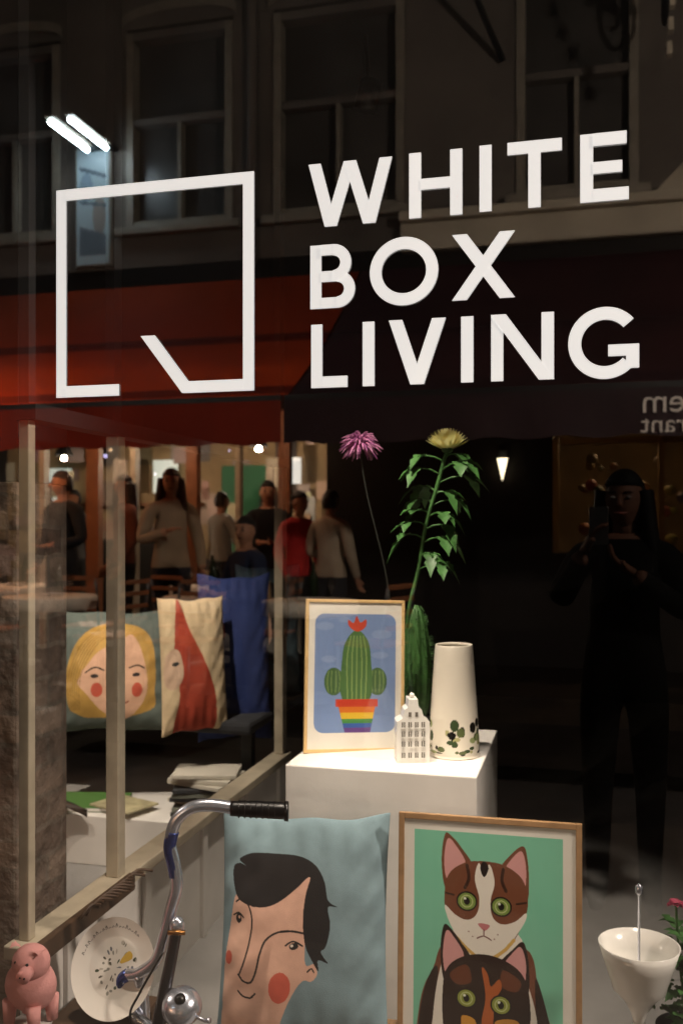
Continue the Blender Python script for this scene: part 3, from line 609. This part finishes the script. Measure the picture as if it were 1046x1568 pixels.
def pendant(x,y,z,P,col=(1,.62,.3),r=.03):
    e=empty('pendant_lamp'); lathe('shade',[(.02,.16),(.05,.14),(.12,.0),(.11,.0),(.04,.12)],M['iron'],e,20,(x,y,z)); ball('bulb',(x,y,z+.03),.035,mat('bulb_glow','#ffffff',.4,em=col,es=8),e,12)
    tube('cord',[(x,y,z+.15),(x,y,z+.6)],.005,M['iron'],e,6,1)
    l=bpy.data.lights.new('pendant_bulb','POINT'); l.energy=P; l.color=col; l.shadow_soft_size=r; o=bpy.data.objects.new('pendant_bulb',l); S.collection.objects.link(o); o.location=(x,y,z-.03); o.parent=e
pendant(-6.3,-6.0,2.5,50,(1,.5,.25)); pendant(-4.3,-6.5,2.6,50,(1,.66,.42)); pendant(-6.5,-9,2.5,260,(1,.8,.58)); pendant(-4.0,-9.4,2.6,260,(1,.8,.58)); pendant(.5,-8.0,2.6,60); pendant(-2.9,-6.2,2.6,26,(1,.65,.4))
# red infrared terrace heater hanging under the awning: this is what makes the canvas glow
ht=empty('terrace_heater'); tube('heater_rod',[(-5.7,-5.15,2.36),(-4.3,-5.15,2.36)],.012,mat('heater_glow','#ffffff',.4,em=(1,.35,.12),es=10),ht,10,1)
for x in (-5.7,-4.3): box('end_bracket',x-.02,x+.02,-5.18,-5.12,2.33,2.60,M['iron'],ht,.003)
for x in (-5.35,-4.65):
    l=bpy.data.lights.new('heater_light','POINT'); l.energy=30; l.color=(1,.46,.20); l.shadow_soft_size=.02; o=bpy.data.objects.new('heater_light',l); S.collection.objects.link(o); o.location=(x,-5.15,2.33); o.parent=ht
cl=empty('cone_wall_lamp'); lathe('cone',[(.004,-.18),(.05,.02),(0,.02)],mat('cone_glow','#ffffff',.4,em=(1,.85,.55),es=9),cl,20,(-.75,-6.9,2.2)); box('back_plate',-.79,-.71,-6.99,-6.95,2.15,2.3,M['iron'],cl,.004)

wcloth=mat('tablecloth','#e8e0d0',.8,noise=.1)
def table(x,y,cl_=wcloth):
    e=empty('terrace_table',(x,y,.30))
    lathe('top',[(0,.74),(.36,.74),(.37,.73),(.365,.64),(.36,.64),(.355,.715),(0,.715)],cl_,e,32); lathe('column',[(.22,0),(.22,.02),(.03,.04),(.03,.714)],M['iron'],e,16)
    for a,b in ((-.12,.1),(.15,-.05)): lathe('wine_glass',[(.03,.741),(.003,.745),(.003,.81),(.03,.84),(.035,.88),(.026,.92)],glassmat('wine_glass',.12,(.8,.8,.8)),e,14,(a,b,0))
    lathe('plate',[(0,.745),(.1,.748),(.12,.757)],M['ceramic'] if cl_ is wcloth else M['iron'],e,24)
    lathe('bottle',[(.035,.742),(.036,.9),(.014,.96),(.013,1.02)],mat('bottle_glass','#1c2a18',.1),e,14,(-.02,-.16,0))
def chair(x,y,rz):
    e=empty('bistro_chair',(x,y,.30),rz); m_=mat('chair_metal','#6a6f74',.35,.6)
    box('seat',-.2,.2,-.2,.2,.44,.46,wood,e,.008)
    for sx in (-.18,.18):
        tube('back_leg',[(sx,.22,0),(sx,.19,.45),(sx,.24,.86)],.012,m_,e,8,4); tube('front_leg',[(sx,-.2,0),(sx,-.18,.45)],.012,m_,e,8,1)
    for z_ in (.56,.66,.76,.85): box('back_slat',-.18,.18,.205+(z_-.45)*.08,.22+(z_-.45)*.08,z_,z_+.035,wood,e,.003)
for x,y in ((-4.15,-4.85),(-5.2,-6.0),(-2.9,-5.1),(-3.4,-6.3),(-2.0,-4.9)): table(x,y)
for x,y,r in ((-4.75,-4.95,90),(-3.6,-4.8,-80),(-5.8,-6.0,80),(-2.45,-5.2,-90),(-4.1,-5.4,0),(-2.9,-4.6,190),(-3.3,-5.6,20),(-1.5,-4.8,-70)): chair(x,y,r)

# ================= people =================
def skinned(name,V,E,R,par,mats,fn,lv=2,cuts=()):
    me=bpy.data.meshes.new(name); me.from_pydata(V,E,[]); o=bpy.data.objects.new(name,me); S.collection.objects.link(o)
    sk=o.modifiers.new('s','SKIN'); sk.use_smooth_shade=True
    for i,r in enumerate(R):
        d=me.skin_vertices[0].data[i]; d.radius=(r,r) if not isinstance(r,tuple) else r; d.use_root=(i==0)
    sb=o.modifiers.new('u','SUBSURF'); sb.levels=lv; sb.render_levels=lv
    dg=bpy.context.evaluated_depsgraph_get(); nm=bpy.data.meshes.new_from_object(o.evaluated_get(dg)); o.modifiers.clear(); o.data=nm
    bm=bmesh.new(); bm.from_mesh(nm)
    for zc in cuts: bmesh.ops.bisect_plane(bm,geom=bm.verts[:]+bm.edges[:]+bm.faces[:],plane_co=(0,0,zc),plane_no=(0,0,1))
    bm.to_mesh(nm); bm.free()
    nm.materials.clear()
    for m_ in mats: nm.materials.append(m_)
    for p in nm.polygons: p.material_index=fn(p.center); p.use_smooth=True
    o.parent=par; return o
def hand(par,wr,d,side,m_,curl=.5,thumb=None):
    d=Vector(d).normalized(); s=Vector(side).normalized(); nrm=d.cross(s).normalized(); wr=Vector(wr)
    V=[];F=[]
    for j,(t,wd,th_) in enumerate(((0,.026,.018),(.03,.036,.017),(.065,.041,.014),(.088,.038,.010))):
        for k in range(12):
            a=k*math.pi/6; V.append(wr+d*t+s*math.cos(a)*wd+nrm*math.sin(a)*th_)
    for j in range(3):
        for k in range(12): F.append((j*12+k,j*12+(k+1)%12,(j+1)*12+(k+1)%12,(j+1)*12+k))
    F.append(tuple(range(12))[::-1]); F.append(tuple(range(36,48)))
    mesh('palm',V,F,m_,par,True)
    for i,(off,L_) in enumerate(((-.030,.072),(-.010,.080),(.010,.074),(.030,.058))):
        b=wr+d*.08+s*off; pts=[b]; ang=0; cur_=b
        for q_,seg in enumerate((.45,.32,.23)):
            ang+=curl*(.6+.3*q_); dd=d*math.cos(ang)+nrm*math.sin(ang); cur_=cur_+dd*L_*seg; pts.append(cur_)
        tube('finger',pts,[.0095,.009,.008,.006],m_,par,10,4)
    b=wr+d*.025-s*.03; tube('thumb',[b,b+(d*.5-s*.7).normalized()*.035,b+(d*.8-s*.5).normalized()*.062+nrm*.012],[.012,.011,.008],m_,par,10,4)
def person(name,loc,rz,H,shirt,trous,skin,hairc,arms=None,hair='short',headturn=0,sp=.5):
    k=H/1.75; e=empty(name,loc,rz); e.scale=(k,k,k)
    ms,mt,mk,mh,msh=mat(name+'_shirt',shirt,.9,bump=.3,noise=.15,spec=sp),mat(name+'_trousers',trous,.9,spec=sp),mat(name+'_skin',skin,.6,noise=.1,spec=sp*.8),mat(name+'_hair',hairc,.6,bump=.6,nscale=30,spec=sp),M['black']
    a=arms or {}
    eL,wL=a.get('L',((.25,.03,1.14),(.24,-.10,.90))); eR,wR=a.get('R',((-.25,.03,1.14),(-.24,-.10,.90)))
    V=[(0,0,.95),(0,0,1.08),(0,0,1.27),(0,.01,1.42),(0,0,1.50),(.17,.01,1.40),(-.17,.01,1.40),eL,wL,eR,wR,(.09,0,.88),(.10,-.01,.50),(.10,.02,.09),(.11,-.13,.04),(-.09,0,.88),(-.10,-.01,.50),(-.10,.02,.09),(-.11,-.13,.04)]
    E=[(0,1),(1,2),(2,3),(3,4),(3,5),(3,6),(5,7),(7,8),(6,9),(9,10),(0,11),(11,12),(12,13),(13,14),(0,15),(15,16),(16,17),(17,18)]
    R=[(.15,.11),(.14,.10),(.155,.11),(.11,.08),.05,.068,.068,.055,.036,.055,.036,.095,.065,.045,.035,.095,.065,.045,.035]
    def fn(c):
        if c.z>1.47 and abs(c.x)<.075 and abs(c.y)<.09: return 2
        if min((c-Vector(wL)).length,(c-Vector(wR)).length)<.045: return 2
        if c.z<.07: return 3
        if c.z<.92 and abs(c.x)<.215: return 1
        return 0
    skinned('body',V,E,R,e,[ms,mt,mk,msh],fn,2,(.92,1.47))
    for wv,ev,sd in ((wL,eL,1),(wR,eR,-1)):
        d=Vector(wv)-Vector(ev); hand(e,wv,d,(0,1,0) if abs(d.normalized().y)<.8 else (1,0,0),mk,.35)
    hd=empty('head_group',(0,-.01,1.52),headturn); hd.parent=e
    def hf(p):
        q_=1-.28*max(0,-p[2])-.05*max(0,p[2]); y=p[1]
        if y<0 and abs(p[2])<.95: y*=.92
        return [p[0]*q_,y*(1-.12*max(0,-p[2])),p[2]]
    ball('head',(0,0,.10),(.074,.093,.118),mk,hd,28,hf)
    tube('neck',[(0,.012,-.05),(0,.01,.05)],[.05,.046],mk,hd,14,1)
    tube('nose',[(0,-.084,.118),(0,-.103,.088),(0,-.085,.078)],[.007,.013,.009],mk,hd,8,4)
    for s in (-1,1):
        ball('eye_white',(s*.030,-.078,.112),(.013,.008,.008),mat('eye','#3e3834',.5,spec=.2),hd,12); ball('iris',(s*.030,-.086,.112),.0052,M['iron'],hd,10)
        tube('brow',[(s*.045,-.074,.130),(s*.03,-.083,.134),(s*.016,-.083,.131)],.0035,mh,hd,6,3)
        ball('ear',(s*.073,.008,.10),(.010,.018,.028),mk,hd,12)
    tube('mouth',[(-.024,-.077,.053),(0,-.086,.050),(.024,-.077,.053)],[.003,.006,.003],mat(name+'_lips','#4a2420',.5,spec=.2),hd,8,4)
    def hh(p):
        y=p[1]
        if p[1]<.05 and p[2]<.45+.2*p[1]:
            return [p[0]*.8,max(y*.5,-.3)+.25,max(p[2],-.2) ]
        zlow=-.55 if hair=='short' else -1.0
        return [p[0],y,max(p[2],zlow)]
    ball('hair',(0,.008,.112),(.084,.098,.118),mh,hd,28,hh)
    if hair=='long':
        for i in range(11):
            a_=math.pi*(i/10); x=.08*math.cos(a_); y=.02+.07*math.sin(a_)-(.03 if i in (0,10) else 0); tube('lock',[(x,y,.14),(x*1.15,y*1.1,.02),(x*1.35,y,-.10),(x*1.3,y,-.24)],[.03,.033,.03,.012],mh,hd,8,4)
    return e
SK1='#b48468'
AR={'L':((.24,-.06,1.13),(.08,-.27,1.15)),'R':((-.24,-.06,1.13),(-.08,-.27,1.15))}
person('man_in_dark_shirt',(-4.55,-5.7,.30),200,1.80,'#14171c','#15161a',SK1,'#3a2f28',{'R':((-.27,.0,1.14),(-.12,-.22,1.10))},headturn=30)
person('woman_in_light_top',(-3.45,-5.6,.30),140,1.80,'#a08c72','#2a2a30',SK1,'#4a3420',{'L':((.26,-.02,1.14),(.10,-.24,1.22))},'long',20)
person('woman_with_dark_hair',(-4.3,-6.4,.30),230,1.80,'#6a3c2c','#222222',SK1,'#2a1a14',None,'long',-30)
person('man_in_blue_shirt',(-2.45,-4.75,-.0),215,1.68,'#1c2640','#1c1e24',SK1,'#1c1614',AR,headturn=-20)
person('woman_in_red_top',(-2.50,-6.25,.30),120,1.62,'#c02422','#222222',SK1,'#1a1412',None,'short')
person('man_in_light_shirt',(-2.18,-6.15,.30),20,1.62,'#b0a08a','#2a2a30',SK1,'#241a16',{'R':((-.26,.0,1.14),(-.10,-.22,1.12))})
person('man_at_bar',(-5.0,-9.0,.30),250,1.75,'#3a3a44','#222222',SK1,'#1a1412',AR)
person('guest_in_white',(-4.1,-8.4,.30),30,1.70,'#9a948a','#222222',SK1,'#2a1c14',AR)
person('guest_in_black',(-3.3,-7.8,.30),320,1.72,'#101012','#222222',SK1,'#1a1412',AR,'long')
person('waiter',(-2.95,-6.7,.30),160,1.74,'#16161a','#101012',SK1,'#1a1412',AR)
person('guest_in_grey',(-5.9,-8.2,.30),200,1.74,'#4a4a4c','#101012',SK1,'#1a1412',AR)
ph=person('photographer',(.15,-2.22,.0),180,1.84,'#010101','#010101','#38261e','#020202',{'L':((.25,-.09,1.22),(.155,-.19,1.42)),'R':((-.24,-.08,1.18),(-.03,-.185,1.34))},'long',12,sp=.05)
cell=empty('mobile_phone',(.045,-1.955,1.60)); box('phone_body',-.037,.037,-.004,.004,-.075,.075,M['black'],cell,.003)

# ================= world, lights, camera =================
Wd=bpy.data.worlds.new('World'); S.world=Wd; Wd.use_nodes=True; nt=Wd.node_tree; bg=nt.nodes['Background']
sky=nt.nodes.new('ShaderNodeTexSky'); sky.sky_type='NISHITA'; sky.sun_disc=False; sky.sun_elevation=math.radians(1); sky.sun_rotation=math.radians(200)
nt.links.new(sky.outputs[0],bg.inputs[0]); bg.inputs[1].default_value=.01
sl=bpy.data.lights.new('moonlight','SUN'); sl.energy=.02; sl.angle=math.radians(.5); so=bpy.data.objects.new('moonlight',sl); S.collection.objects.link(so); so.rotation_euler=(math.radians(50),0,math.radians(20))
cam=bpy.data.cameras.new('camera'); co=bpy.data.objects.new('camera',cam); S.collection.objects.link(co); S.camera=co
co.location=(0,-D,1.6); co.rotation_euler=(math.radians(90),0,math.radians(14.5))
cam.sensor_fit='VERTICAL'; cam.sensor_height=36; cam.lens=1450/1568*36; cam.shift_y=21/1568; cam.clip_start=.01; cam.clip_end=300
cam.dof.use_dof=True; cam.dof.focus_distance=2.2; cam.dof.aperture_fstop=3.5
S.view_settings.view_transform='Standard'; S.view_settings.look='None'; S.view_settings.exposure=0
print('objects',len(bpy.data.objects))
